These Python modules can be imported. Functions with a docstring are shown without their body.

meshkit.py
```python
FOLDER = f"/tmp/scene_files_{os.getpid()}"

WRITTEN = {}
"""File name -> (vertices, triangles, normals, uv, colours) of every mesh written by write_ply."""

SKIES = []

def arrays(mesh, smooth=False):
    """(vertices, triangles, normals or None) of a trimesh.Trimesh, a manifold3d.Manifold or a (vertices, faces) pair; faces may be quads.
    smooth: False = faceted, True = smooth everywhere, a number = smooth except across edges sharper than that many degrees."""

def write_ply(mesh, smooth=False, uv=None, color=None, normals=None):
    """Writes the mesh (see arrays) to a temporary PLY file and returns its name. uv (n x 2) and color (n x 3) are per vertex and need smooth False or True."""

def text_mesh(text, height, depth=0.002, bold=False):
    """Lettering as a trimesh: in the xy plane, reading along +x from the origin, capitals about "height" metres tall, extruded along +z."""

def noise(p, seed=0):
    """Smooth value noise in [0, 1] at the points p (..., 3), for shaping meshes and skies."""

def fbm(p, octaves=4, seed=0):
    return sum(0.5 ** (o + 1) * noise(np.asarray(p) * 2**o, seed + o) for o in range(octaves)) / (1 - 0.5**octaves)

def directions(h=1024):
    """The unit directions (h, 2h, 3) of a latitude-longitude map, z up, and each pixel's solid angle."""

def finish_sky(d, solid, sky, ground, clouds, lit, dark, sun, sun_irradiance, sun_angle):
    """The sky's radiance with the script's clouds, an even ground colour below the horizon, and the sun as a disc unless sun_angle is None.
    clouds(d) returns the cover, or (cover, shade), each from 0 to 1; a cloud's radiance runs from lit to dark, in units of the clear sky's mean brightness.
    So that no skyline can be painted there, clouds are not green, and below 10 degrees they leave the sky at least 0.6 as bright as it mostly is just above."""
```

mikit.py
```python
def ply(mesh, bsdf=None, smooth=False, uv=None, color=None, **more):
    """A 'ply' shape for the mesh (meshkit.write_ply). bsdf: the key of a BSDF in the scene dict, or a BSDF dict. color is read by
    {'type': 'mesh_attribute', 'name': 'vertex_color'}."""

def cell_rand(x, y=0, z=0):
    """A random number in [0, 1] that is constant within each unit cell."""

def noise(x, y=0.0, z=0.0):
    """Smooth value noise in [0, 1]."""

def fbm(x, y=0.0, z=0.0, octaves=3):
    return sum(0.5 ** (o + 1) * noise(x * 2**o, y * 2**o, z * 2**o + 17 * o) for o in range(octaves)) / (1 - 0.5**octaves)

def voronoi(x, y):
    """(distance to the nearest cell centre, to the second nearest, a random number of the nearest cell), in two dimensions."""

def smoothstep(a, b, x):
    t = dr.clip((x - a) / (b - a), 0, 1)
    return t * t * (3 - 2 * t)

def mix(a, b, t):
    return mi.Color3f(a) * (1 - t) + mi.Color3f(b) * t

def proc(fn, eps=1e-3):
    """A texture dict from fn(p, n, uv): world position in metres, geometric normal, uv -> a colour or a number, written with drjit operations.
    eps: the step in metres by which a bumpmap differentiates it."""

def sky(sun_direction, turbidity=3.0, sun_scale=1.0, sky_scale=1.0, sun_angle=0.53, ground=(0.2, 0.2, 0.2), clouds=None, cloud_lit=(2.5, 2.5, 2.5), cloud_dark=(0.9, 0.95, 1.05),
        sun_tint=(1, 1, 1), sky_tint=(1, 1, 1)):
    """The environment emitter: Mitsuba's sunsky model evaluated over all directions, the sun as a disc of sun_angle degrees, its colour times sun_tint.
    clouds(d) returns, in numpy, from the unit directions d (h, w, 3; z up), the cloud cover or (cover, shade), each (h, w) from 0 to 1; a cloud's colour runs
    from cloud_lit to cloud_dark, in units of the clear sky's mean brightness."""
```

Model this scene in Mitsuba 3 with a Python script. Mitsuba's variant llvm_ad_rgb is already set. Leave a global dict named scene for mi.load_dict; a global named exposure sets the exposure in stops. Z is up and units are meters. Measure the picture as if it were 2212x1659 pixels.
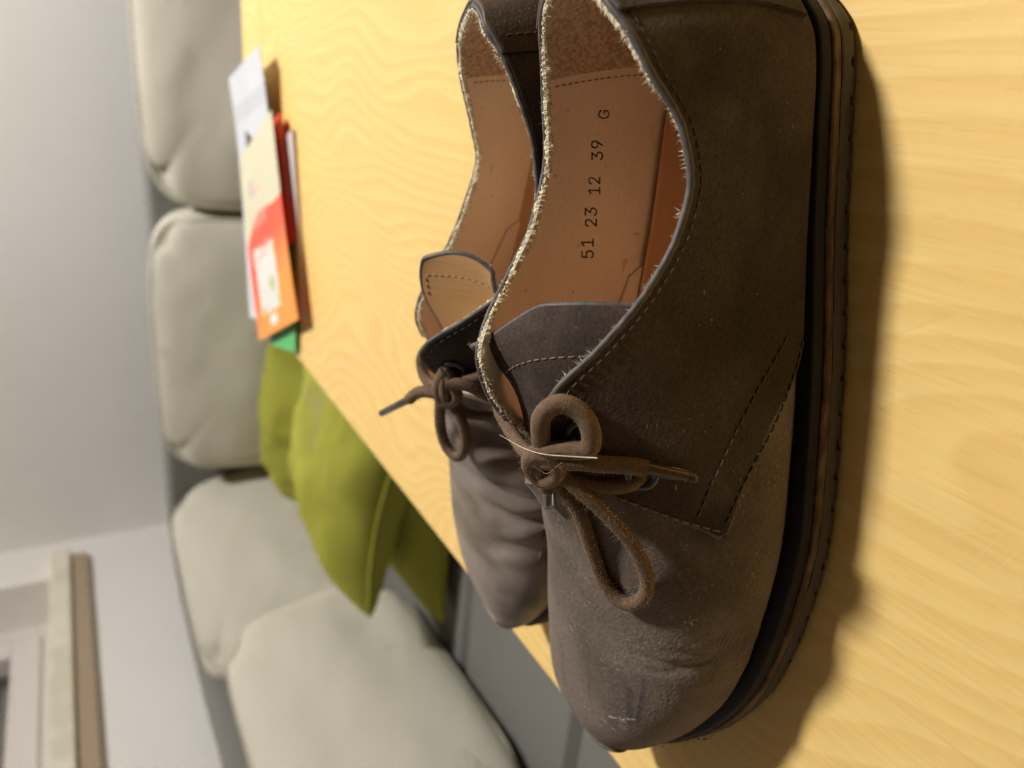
import math, random
import numpy as np, trimesh
import drjit as dr
import mitsuba as mi
import mikit, meshkit
from mikit import proc, noise, fbm, voronoi, smoothstep, mix, ply
from scipy.interpolate import PchipInterpolator as PC, CubicSpline

T4 = mi.ScalarTransform4f
rng = np.random.default_rng(7)
scene, labels = {}, {}

# ------------------------------------------------------------------ camera (phone held on its side, so the picture is rolled)
CAM = np.array([0.0, 0.0, 0.925])
RIGHT = np.array([0.9271557, 0.36004916, -0.10366729])      # what is rightwards when the phone's picture is turned upright
DOWN = np.array([0.09358197, -0.49044859, -0.86643095])
FWD = np.array([-0.36280121, 0.79361501, -0.48841632])
scene['camera'] = {'type': 'thinlens', 'fov': 2 * math.degrees(math.atan(1106 / 1600)), 'fov_axis': 'x', 'near_clip': 0.01, 'far_clip': 20.0,
                   'aperture_radius': 0.0013, 'focus_distance': 0.213,
                   'to_world': T4().look_at(origin=CAM.tolist(), target=(CAM + FWD).tolist(), up=RIGHT.tolist())}
exposure = 1.92
LAMP = np.array([0.94, 0.97, 2.484])                         # ceiling lamp above the table
LAMP_POWER = (118.0, 116.0, 111.0)
TABLE = 0.74


# ------------------------------------------------------------------ helpers
def key_for(name):
    if name not in scene and not any(k.startswith(name + '__') for k in scene):
        return name
    i = 1
    while f'{name}_{i:03d}' in scene or any(k.startswith(f'{name}_{i:03d}__') for k in scene):
        i += 1
    return f'{name}_{i:03d}'


def obj(name, mesh, mat, parent=None, smooth=35, kind=None, label=None, **kw):
    key = name if parent is None else parent + '__' + name
    base, i = key, 0
    while key in scene:
        i += 1
        key = f'{base}_{i:03d}'
    scene[key] = ply(mesh, mat, smooth=smooth, **kw)
    e = {}
    if kind:
        e['kind'] = kind
    if label:
        e['label'] = label
    if e:
        labels[key] = e
    return key


def struct(name, mesh, mat, **kw):
    k = obj(name, mesh, mat, None, **kw)
    labels[k] = {**labels.get(k, {}), 'kind': 'structure'}
    return k


def box(c, s, bevel=0.0):
    if bevel <= 0:
        m = trimesh.creation.box(s)
    else:
        s = np.asarray(s, float)
        b = min(bevel, s.min() * 0.49)
        pts = []
        for sx in (-1, 1):
            for sy in (-1, 1):
                for sz in (-1, 1):
                    h = s / 2
                    for k in range(3):
                        q = h - b
                        q[k] = h[k]
                        pts.append(q * [sx, sy, sz])
        m = trimesh.convex.convex_hull(np.array(pts))
    m.apply_translation(c)
    return m


def grid_faces(n, m, wrap=False):
    mm = m if wrap else m - 1
    i, j = np.meshgrid(np.arange(n - 1), np.arange(mm), indexing='ij')
    j2 = (j + 1) % m
    return np.stack([i * m + j, (i + 1) * m + j, (i + 1) * m + j2, i * m + j2], -1).reshape(-1, 4)


def tri(q):
    return np.vstack([q[:, [0, 1, 2]], q[:, [0, 2, 3]]])


def grid_mesh(P):
    n, m = P.shape[:2]
    return trimesh.Trimesh(P.reshape(-1, 3), tri(grid_faces(n, m)), process=False)


def grid_normals(P):
    a, b = np.gradient(P, axis=0), np.gradient(P, axis=1)
    N = np.cross(a, b)
    return N / np.maximum(np.linalg.norm(N, axis=-1, keepdims=True), 1e-12)


def solid(P, Q):
    """closed sheet between two grids"""
    n, m = P.shape[:2]
    V = np.vstack([P.reshape(-1, 3), Q.reshape(-1, 3)])
    f = grid_faces(n, m)
    F = [tri(f), tri(f[:, ::-1] + n * m)]
    rim = np.concatenate([np.arange(m), np.arange(1, n) * m + m - 1, (n - 1) * m + np.arange(m - 2, -1, -1), np.arange(n - 2, 0, -1) * m])
    r2 = np.roll(rim, -1)
    F.append(tri(np.stack([rim, r2, r2 + n * m, rim + n * m], -1)[:, ::-1]))
    F = np.vstack(F)
    mesh = trimesh.Trimesh(V, F, process=False)
    if mesh.volume < 0:
        mesh.invert()
    return mesh


def resample(p, n, closed=False):
    p = np.asarray(p, float)
    if closed:
        p = np.vstack([p, p[:1]])
    d = np.r_[0, np.cumsum(np.linalg.norm(np.diff(p, axis=0), axis=1))]
    return np.stack([np.interp(np.linspace(0, d[-1], n), d, p[:, k]) for k in range(p.shape[1])], -1)


def spline(p, step=None, n=None, closed=False):
    p = np.asarray(p, float)
    if closed:
        p = np.vstack([p, p[:1]])
    d = np.r_[0, np.cumsum(np.linalg.norm(np.diff(p, axis=0), axis=1))]
    if len(p) > 2:
        cs = CubicSpline(d, p, bc_type='periodic' if closed else 'natural')
        dense = cs(np.linspace(0, d[-1], 600))
    else:
        dense = p
    L = np.linalg.norm(np.diff(dense, axis=0), axis=1).sum()
    n = n or max(6, int(L / step))
    return resample(dense, n)


def frames(p, closed=False):
    t = np.gradient(p, axis=0)
    if closed:
        t[0] = t[-1] = p[1] - p[-2]
    t /= np.linalg.norm(t, axis=1, keepdims=True) + 1e-12
    a = np.cross(t[0], [0.3, 0.2, 0.93])
    a /= np.linalg.norm(a)
    A = [a]
    for k in range(1, len(p)):
        a = A[-1] - t[k] * np.dot(A[-1], t[k])
        A.append(a / np.linalg.norm(a))
    A = np.array(A)
    return t, A, np.cross(t, A)


def tube(p, r, sides=12, closed=False, disp=None, flat=1.0):
    """swept tube; p is a dense polyline, r a number or per point; disp(s, angle) adds to the radius"""
    p = np.asarray(p, float)
    t, A, B = frames(p, closed)
    ang = np.arange(sides) * 2 * np.pi / sides
    s = np.r_[0, np.cumsum(np.linalg.norm(np.diff(p, axis=0), axis=1))]
    R = np.broadcast_to(np.asarray(r, float).reshape(-1, 1), (len(p), 1)) * np.ones((1, sides))
    if disp is not None:
        R = R + disp(s[:, None], ang[None, :])
    V = p[:, None] + R[..., None] * (np.cos(ang)[None, :, None] * A[:, None] + flat * np.sin(ang)[None, :, None] * B[:, None])
    n = len(p)
    F = tri(grid_faces(n, sides, True))
    V = V.reshape(-1, 3)
    if not closed:
        V = np.vstack([V, p[0], p[-1]])
        j = np.arange(sides)
        F = np.vstack([F, np.stack([j * 0 + len(V) - 2, j, (j + 1) % sides], -1),
                       np.stack([j * 0 + len(V) - 1, (n - 1) * sides + (j + 1) % sides, (n - 1) * sides + j], -1)])
    m = trimesh.Trimesh(V, F, process=False)
    if m.volume < 0:
        m.invert()
    return m


def fibres(P, D, length, width, r, curl=0.5):
    """thin curved ribbons (two blades each, crossed) rooted at P along D"""
    n = len(P)
    D = D / np.linalg.norm(D, axis=1, keepdims=True)
    side = r.normal(size=(n, 3))
    side -= D * (side * D).sum(1, keepdims=True)
    side /= np.linalg.norm(side, axis=1, keepdims=True)
    L = np.asarray(length).reshape(-1, 1) * np.ones((n, 1))
    bend = np.cross(D, side)
    p1 = P + D * L * 0.5 + bend * L * curl * 0.18
    p2 = P + D * L * 0.9 + bend * L * curl * 0.6
    w = np.asarray(width).reshape(-1, 1) * np.ones((n, 1))
    V, F, o = [], [], 0
    for sd in (side, bend):
        V += [P - sd * w / 2, P + sd * w / 2, p1 - sd * w / 2, p1 + sd * w / 2, p2]
        k = np.arange(n)
        a, b, c, d, e = (o + q * n + k for q in range(5))
        F += [np.stack([a, b, d], -1), np.stack([a, d, c], -1), np.stack([c, d, e], -1)]
        o += 5 * n
    return trimesh.Trimesh(np.vstack(V), np.vstack(F), process=False)


def cat(ms):
    return trimesh.util.concatenate(ms)


# ------------------------------------------------------------------ materials
def rgb(*c):
    return {'type': 'rgb', 'value': list(c)}


def principled(name, color, roughness=0.6, specular=0.4, bump=None, scale=1.0, **kw):
    b = {'type': 'principled', 'base_color': color if isinstance(color, dict) else rgb(*color), 'roughness': roughness, 'specular': specular, **kw}
    if bump is not None:
        b = {'type': 'bumpmap', 'nested': b, 'tex': bump, 'scale': scale}
    scene[name] = {'type': 'twosided', 'bsdf': b}
    return name


def seg_dist(p, a, b):
    a, b = np.asarray(a, float), np.asarray(b, float)
    d = b - a
    q = p - mi.Point3f(*a.tolist())
    t = dr.clip((q.x * d[0] + q.y * d[1] + q.z * d[2]) / float(d @ d), 0, 1)
    v = q - mi.Vector3f(*d.tolist()) * t
    return dr.norm(v), t


# wood: grain runs along y, across the table
def wood_color(p, n, uv):
    x, y = p.x, p.y
    warp = 3.4 * fbm(x * 5.0, y * 2.2, 0.3, octaves=3) + 1.3 * fbm(x * 16.0, y * 7.0, 4.1, octaves=2)
    v = x * 80.0 + warp * 6.0
    f = v - dr.floor(v)
    ring = smoothstep(0.0, 0.75, f) * (1 - smoothstep(0.86, 1.0, f))
    fine = fbm(x * 900.0, y * 26.0, 1.7, octaves=2)
    flecks = smoothstep(0.74, 0.82, noise(x * 1500.0, y * 120.0, 2.2))
    blot = fbm(x * 7.0, y * 7.0, 9.0, octaves=3)
    c = mix((0.78, 0.545, 0.205), (0.70, 0.45, 0.145), ring * 0.55)
    c = c * (0.93 + 0.14 * fine) * (0.96 + 0.08 * blot)
    c = mix(c, (0.62, 0.37, 0.13), flecks * 0.16)
    sc = smoothstep(0.93, 0.98, noise((x * 0.8 + y * 0.6) * 420.0, (y * 0.8 - x * 0.6) * 9.0, 0.0)) + smoothstep(0.93, 0.98, noise((x * 0.35 + y * 0.94) * 420.0, (y * 0.35 - x * 0.94) * 9.0, 3.0))
    c = mix(c, (0.86, 0.68, 0.40), dr.minimum(sc, 1.0) * smoothstep(0.5, 0.65, noise(x * 30.0, y * 24.0, 6.0)) * 0.45)
    dots = smoothstep(0.975, 0.985, noise(x * 260.0, y * 180.0, 7.7)) * smoothstep(0.55, 0.7, noise(x * 21.0, y * 19.0, 3.0))
    return mix(c, (0.28, 0.15, 0.06), dots * 0.7)


def wood_rough(p, n, uv):
    x, y = p.x, p.y
    worn = smoothstep(0.42, 0.7, fbm(x * 9.0, y * 9.0, 5.0, octaves=4))
    return 0.34 + 0.10 * worn + 0.06 * noise(x * 400.0, y * 60.0, 1.0)


def wood_bump(p, n, uv):
    x, y = p.x, p.y
    b = 0.35 * noise(x * 700.0, y * 40.0, 1.0) + 0.4 * fbm(x * 90.0, y * 90.0, 2.0, octaves=3)
    sc = mi.Float(0.0)
    for k, (ax, ay, off) in enumerate(((0.8, 0.6, 0.0), (0.35, 0.94, 3.0), (-0.7, 0.71, 7.0))):
        u, w = x * ax + y * ay, -x * ay + y * ax
        cell = noise(u * 420.0, w * 9.0, off)
        gate = smoothstep(0.62, 0.75, noise(u * 30.0, w * 24.0, off + 2.0))
        sc = sc + smoothstep(0.9, 0.97, cell) * gate
    return b - 0.8 * sc


principled('wood', proc(wood_color), roughness=proc(wood_rough), specular=0.22, bump=proc(wood_bump, eps=2e-4), scale=0.00006)
principled('wood_edge', proc(lambda p, n, uv: mix((0.66, 0.42, 0.16), (0.52, 0.31, 0.11), noise(p.x * 30.0, p.y * 30.0, p.z * 600.0))), roughness=0.45)

# marks on the toe of the near shoe: (x, phi) pairs, filled with world positions once the last is defined
MARKS, NICKS = [], []


def shaded_leather_color(p, n, uv):  # quarters, straps, tongue: darker than the vamp to imitate the unlit sides
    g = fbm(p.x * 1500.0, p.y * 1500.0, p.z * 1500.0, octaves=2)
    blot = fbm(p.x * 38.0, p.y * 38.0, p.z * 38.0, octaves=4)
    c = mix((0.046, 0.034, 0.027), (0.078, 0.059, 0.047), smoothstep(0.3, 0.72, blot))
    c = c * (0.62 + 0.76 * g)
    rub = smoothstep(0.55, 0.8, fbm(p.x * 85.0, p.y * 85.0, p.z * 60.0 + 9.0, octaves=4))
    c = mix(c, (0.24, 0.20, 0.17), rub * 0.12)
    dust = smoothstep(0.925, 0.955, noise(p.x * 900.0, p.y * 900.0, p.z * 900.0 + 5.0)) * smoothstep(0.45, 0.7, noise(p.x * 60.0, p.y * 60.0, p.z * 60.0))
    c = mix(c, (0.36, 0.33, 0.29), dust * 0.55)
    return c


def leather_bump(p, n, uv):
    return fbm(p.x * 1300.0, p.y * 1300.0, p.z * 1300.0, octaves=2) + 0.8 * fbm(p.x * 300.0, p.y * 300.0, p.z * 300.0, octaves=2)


principled('leather', proc(shaded_leather_color), roughness=0.8, specular=0.10, bump=proc(leather_bump, eps=1e-4), scale=0.00016)
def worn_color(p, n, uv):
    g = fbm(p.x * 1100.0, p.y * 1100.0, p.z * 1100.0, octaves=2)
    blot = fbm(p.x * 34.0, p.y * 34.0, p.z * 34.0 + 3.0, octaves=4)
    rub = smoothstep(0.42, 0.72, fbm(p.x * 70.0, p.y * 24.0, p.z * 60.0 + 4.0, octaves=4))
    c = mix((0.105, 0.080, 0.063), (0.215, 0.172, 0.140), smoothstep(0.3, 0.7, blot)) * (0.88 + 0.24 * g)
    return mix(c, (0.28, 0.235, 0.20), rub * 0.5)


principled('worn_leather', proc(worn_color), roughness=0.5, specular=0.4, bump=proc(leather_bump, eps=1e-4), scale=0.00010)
def lit_nubuck_color(p, n, uv):  # near vamp: same hide as the quarters, lightened to imitate the lit toe
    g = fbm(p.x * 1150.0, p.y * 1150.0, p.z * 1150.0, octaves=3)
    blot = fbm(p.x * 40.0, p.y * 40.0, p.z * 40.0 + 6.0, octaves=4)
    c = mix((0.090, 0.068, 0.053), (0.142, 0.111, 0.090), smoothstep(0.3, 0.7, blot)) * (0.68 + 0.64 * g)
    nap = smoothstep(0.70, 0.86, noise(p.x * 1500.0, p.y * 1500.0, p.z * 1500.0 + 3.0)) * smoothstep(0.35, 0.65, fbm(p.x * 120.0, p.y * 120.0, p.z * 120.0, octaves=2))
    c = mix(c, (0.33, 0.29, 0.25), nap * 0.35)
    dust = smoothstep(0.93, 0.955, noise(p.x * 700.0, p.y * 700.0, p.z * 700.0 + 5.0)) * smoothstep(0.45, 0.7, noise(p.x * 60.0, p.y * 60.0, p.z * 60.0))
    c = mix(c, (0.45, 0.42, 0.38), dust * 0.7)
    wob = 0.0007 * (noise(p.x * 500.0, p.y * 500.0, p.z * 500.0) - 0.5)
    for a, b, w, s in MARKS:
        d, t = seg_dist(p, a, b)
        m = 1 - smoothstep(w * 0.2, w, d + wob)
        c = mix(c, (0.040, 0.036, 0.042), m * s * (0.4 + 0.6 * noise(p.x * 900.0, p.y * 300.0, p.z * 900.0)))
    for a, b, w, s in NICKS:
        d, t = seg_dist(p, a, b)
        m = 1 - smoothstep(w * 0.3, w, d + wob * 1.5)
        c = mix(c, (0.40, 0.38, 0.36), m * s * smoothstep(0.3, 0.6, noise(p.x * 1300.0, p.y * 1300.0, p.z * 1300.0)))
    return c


principled('nubuck', proc(lit_nubuck_color), roughness=0.7, specular=0.25, bump=proc(leather_bump, eps=1e-4), scale=0.00022)
principled('tongue_lining_shaded', proc(lambda p, n, uv: mix((0.42, 0.235, 0.095), (0.52, 0.30, 0.13), fbm(p.x * 900.0, p.y * 90.0, p.z * 90.0, octaves=3))), roughness=0.6, specular=0.3)  # darker copy of the lining colour, imitating a face that catches less light
principled('leather_edge', proc(lambda p, n, uv: mix((0.05, 0.043, 0.04), (0.13, 0.115, 0.105), fbm(p.x * 500.0, p.y * 500.0, p.z * 500.0))), roughness=0.5, specular=0.3)


def lining_color(p, n, uv):
    b = fbm(p.x * 60.0, p.y * 60.0, p.z * 60.0, octaves=4)
    f = fbm(p.x * 900.0, p.y * 900.0, p.z * 900.0, octaves=2)
    c = mix((0.74, 0.60, 0.44), (0.81, 0.68, 0.51), b) * (0.93 + 0.14 * f)
    spot = smoothstep(0.9, 0.95, noise(p.x * 330.0, p.y * 330.0, p.z * 330.0))
    return mix(c, (0.28, 0.15, 0.07), spot * 0.4)


principled('lining', proc(lining_color), roughness=0.6, specular=0.3)


def suede_color(p, n, uv):
    f = fbm(p.x * 1400.0, p.y * 1400.0, p.z * 700.0, octaves=3)
    return mix((0.40, 0.285, 0.18), (0.62, 0.47, 0.32), smoothstep(0.25, 0.75, f))


principled('suede', proc(suede_color), roughness=0.9, specular=0.1, bump=proc(lambda p, n, uv: fbm(p.x * 900.0, p.y * 900.0, p.z * 900.0, octaves=2), eps=1e-4), scale=0.0004)
principled('footbed', proc(lambda p, n, uv: mix((0.52, 0.29, 0.155), (0.62, 0.36, 0.20), fbm(p.x * 90.0, p.y * 90.0, p.z * 90.0, octaves=3))), roughness=0.38, specular=0.5,
           bump=proc(lambda p, n, uv: fbm(p.x * 1400.0, p.y * 1400.0, 0.0, octaves=2), eps=1e-4), scale=0.00006)
principled('raw_edge', proc(lambda p, n, uv: mix((0.50, 0.42, 0.27), (0.80, 0.73, 0.55), noise(p.x * 900.0, p.y * 900.0, p.z * 900.0))), roughness=0.9, specular=0.1)
principled('thread', (0.055, 0.039, 0.030), roughness=0.6)
principled('thread_light', (0.18, 0.115, 0.07), roughness=0.6)
principled('thread_tan', (0.40, 0.23, 0.11), roughness=0.7)
principled('lace', proc(lambda p, n, uv: mix((0.105, 0.064, 0.038), (0.205, 0.136, 0.087), fbm(p.x * 1400.0, p.y * 1400.0, p.z * 1400.0, octaves=2))), roughness=0.85, specular=0.15, sheen=0.4)
principled('fuzz', (0.25, 0.175, 0.12), roughness=0.8, specular=0.2)
principled('black_metal', (0.02, 0.022, 0.026), roughness=0.25, specular=0.7)
principled('rubber', proc(lambda p, n, uv: mix((0.070, 0.060, 0.048), (0.12, 0.105, 0.085), fbm(p.x * 260.0, p.y * 260.0, p.z * 260.0, octaves=3))), roughness=0.8, specular=0.2)
principled('midsole', proc(lambda p, n, uv: mix((0.065, 0.036, 0.018), (0.15, 0.092, 0.048), smoothstep(0.3, 0.75, fbm(p.x * 190.0, p.y * 190.0, p.z * 500.0, octaves=3)))), roughness=0.75)
principled('welt', proc(lambda p, n, uv: mix((0.006, 0.005, 0.0055), (0.016, 0.0135, 0.014), fbm(p.x * 300.0, p.y * 300.0, p.z * 300.0, octaves=2))), roughness=0.6, specular=0.2)
principled('ink', proc(lambda p, n, uv: mix((0.025, 0.02, 0.018), (0.16, 0.10, 0.055), smoothstep(0.55, 0.8, noise(p.x * 900.0, p.y * 900.0, p.z * 900.0)))), roughness=0.7)
principled('hair_white', (0.80, 0.76, 0.66), roughness=0.35)
scene['clear_plastic'] = {'type': 'dielectric', 'int_ior': 1.46}
principled('soil', (0.035, 0.03, 0.018), roughness=0.95)

principled('plaster', proc(lambda p, n, uv: mix((0.74, 0.715, 0.69), (0.79, 0.77, 0.75), fbm(p.x * 3.0, p.y * 3.0, p.z * 3.0, octaves=3))), roughness=0.9, specular=0.1)
principled('ceiling_dark', (0.16, 0.11, 0.07), roughness=0.8, specular=0.1)  # unseen ceiling, toned dark to cut the fill light it bounces down
principled('floor_oak', proc(lambda p, n, uv: mix((0.36, 0.23, 0.12), (0.28, 0.17, 0.085), fbm(p.x * 3.0, p.y * 40.0, 0.0, octaves=3))), roughness=0.5)


def canvas(a, b, seed):
    def f(p, n, uv):
        blot = fbm(p.x * 5.0 + seed, p.y * 5.0, p.z * 5.0, octaves=3)
        weave = noise(p.x * 900.0, p.y * 900.0, p.z * 900.0)
        stain = smoothstep(0.72, 0.82, fbm(p.x * 11.0, p.y * 11.0 + seed, p.z * 11.0, octaves=3))
        return mix(mix(a, b, blot) * (0.93 + 0.14 * weave), (0.30, 0.24, 0.18), stain * 0.25)
    return proc(f)


principled('cushion_canvas', canvas((0.50, 0.475, 0.395), (0.58, 0.555, 0.475), 0.0), roughness=0.95, specular=0.1)
principled('piping_canvas', canvas((0.40, 0.37, 0.30), (0.45, 0.42, 0.35), 2.0), roughness=0.95, specular=0.1)
principled('sofa_grey', canvas((0.165, 0.160, 0.148), (0.20, 0.195, 0.182), 4.0), roughness=0.9, specular=0.15)
principled('pillow_green', canvas((0.255, 0.255, 0.036), (0.32, 0.32, 0.048), 7.0), roughness=0.85, specular=0.15, sheen=0.3)
principled('sill_stone', proc(lambda p, n, uv: mix((0.62, 0.585, 0.47), (0.72, 0.69, 0.58), smoothstep(0.35, 0.7, fbm(p.x * 22.0, p.y * 22.0, p.z * 22.0, octaves=4)))), roughness=0.35)
principled('strip_tan', (0.36, 0.275, 0.19), roughness=0.6)  # plain tan strip below the sill, ending a little short of it
principled('frame_white', (0.66, 0.62, 0.60), roughness=0.4)
principled('shutter_grey', (0.16, 0.145, 0.125), roughness=0.6)
principled('seal_black', (0.02, 0.02, 0.02), roughness=0.6)
scene['window_glass'] = {'type': 'thindielectric', 'int_ior': 1.5}
principled('lamp_metal', (0.6, 0.6, 0.6), roughness=0.35, metallic=1.0)
principled('paper_white', proc(lambda p, n, uv: mix((0.50, 0.51, 0.55), (0.56, 0.57, 0.60), noise(p.x * 30.0, p.y * 30.0, 0.0))), roughness=0.7)
principled('paper_lilac', (0.55, 0.50, 0.52), roughness=0.6)
principled('paper_red', (0.70, 0.06, 0.03), roughness=0.4)
principled('paper_green', (0.09, 0.42, 0.14), roughness=0.5)
principled('paper_dark', (0.06, 0.055, 0.05), roughness=0.5)
principled('paper_yellow', (0.66, 0.40, 0.06), roughness=0.5)

# ------------------------------------------------------------------ room
XW, YW, XE, YS, HC = -1.25, 2.05, 4.2, -4.2, 2.5
struct('floor', box([(XW + XE) / 2, (YW + YS) / 2, -0.05], [XE - XW + 0.6, YW - YS + 0.6, 0.1]), 'floor_oak', smooth=False)
struct('ceiling', box([(XW + XE) / 2, (YW + YS) / 2, HC + 0.05], [XE - XW + 0.6, YW - YS + 0.6, 0.1]), 'ceiling_dark', smooth=False)
struct('wall_back', box([(XW + XE) / 2, YW + 0.15, HC / 2], [XE - XW + 0.6, 0.3, HC]), 'plaster', smooth=False)
# left wall with a window niche
WY0, WY1, WZ0, WZ1 = 0.45, 1.885, 1.071, 2.2
TW = 0.3
parts = [box([XW - TW / 2, (YS + WY0) / 2, HC / 2], [TW, WY0 - YS, HC]), box([XW - TW / 2, (WY1 + YW) / 2, HC / 2], [TW, YW - WY1, HC]),
         box([XW - TW / 2, (WY0 + WY1) / 2, (WZ0 - 0.045) / 2], [TW, WY1 - WY0, WZ0 - 0.045]), box([XW - TW / 2, (WY0 + WY1) / 2, (WZ1 + HC) / 2], [TW, WY1 - WY0, HC - WZ1])]
struct('wall_left', cat(parts), 'plaster', smooth=False)
# window: frame set back in the niche, sash, glass, and a lowered grey shutter behind it
FX = XW - 0.16


def ring(x, d, y0, y1, z0, z1, w):
    return cat([box([x, (y0 + y1) / 2, z0 + w / 2], [d, y1 - y0, w], 0.004), box([x, (y0 + y1) / 2, z1 - w / 2], [d, y1 - y0, w], 0.004),
                box([x, y0 + w / 2, (z0 + z1) / 2], [d, w, z1 - z0 - 2 * w], 0.004), box([x, y1 - w / 2, (z0 + z1) / 2], [d, w, z1 - z0 - 2 * w], 0.004)])


struct('window_1', ring(FX, 0.07, WY0, WY1, WZ0, WZ1, 0.045), 'frame_white', smooth=False)
obj('seal', ring(FX + 0.02, 0.012, WY0 + 0.045, WY1 - 0.045, WZ0 + 0.022, WZ1 - 0.045, 0.012), 'seal_black', 'window_1', smooth=False)
obj('sash', ring(FX + 0.015, 0.06, WY0 + 0.057, WY1 - 0.057, WZ0 + 0.034, WZ1 - 0.057, 0.062), 'frame_white', 'window_1', smooth=False)
obj('pane', box([FX, (WY0 + WY1) / 2, (WZ0 + WZ1) / 2], [0.002, WY1 - WY0 - 0.2, WZ1 - WZ0 - 0.16]), 'window_glass', 'window_1', smooth=False)
for k in range(24):
    z = WZ0 + 0.03 + 0.046 * k
    m = tube(np.array([[FX - 0.075, WY0 + 0.01, z], [FX - 0.075, WY1 - 0.01, z]]), 0.022, 10, flat=0.4)
    obj('shutter_slat', m, 'shutter_grey', 'window_1', label='grey roller shutter slat' if k == 0 else None)
m = box([XW - 0.09, (WY0 + 1.975) / 2, WZ0 - 0.0225], [0.24, 1.975 - WY0, 0.045], 0.004)
obj('sill', m, 'sill_stone', 'window_1', smooth=False, label='cream stone window sill')
obj('sill_strip', box([XW + 0.009, (WY0 + 1.955) / 2, 1.006], [0.018, 1.955 - WY0, 0.037], 0.002), 'strip_tan', 'window_1', smooth=False, label='tan strip under the sill')

# ------------------------------------------------------------------ round opal lamp on the ceiling above the table
prof = [(0.0, -0.072), (0.045, -0.069), (0.082, -0.060), (0.107, -0.043), (0.119, -0.021), (0.121, -0.004), (0.0, -0.004)]
m = trimesh.creation.revolve(np.array(prof)[::-1], sections=64)
if m.volume < 0:
    m.invert()
m.apply_translation(LAMP)
scene['ceiling_lamp__diffuser'] = ply(m, 'paper_white', smooth=60, emitter={'type': 'area', 'radiance': rgb(*LAMP_POWER)})
obj('mount', trimesh.creation.cylinder(0.13, 0.016, sections=64).apply_translation(LAMP + [0, 0, 0.008]), 'lamp_metal', 'ceiling_lamp')
labels['ceiling_lamp'] = {'label': 'round glowing opal glass lamp on the ceiling above the table', 'category': 'lamp'}

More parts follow.
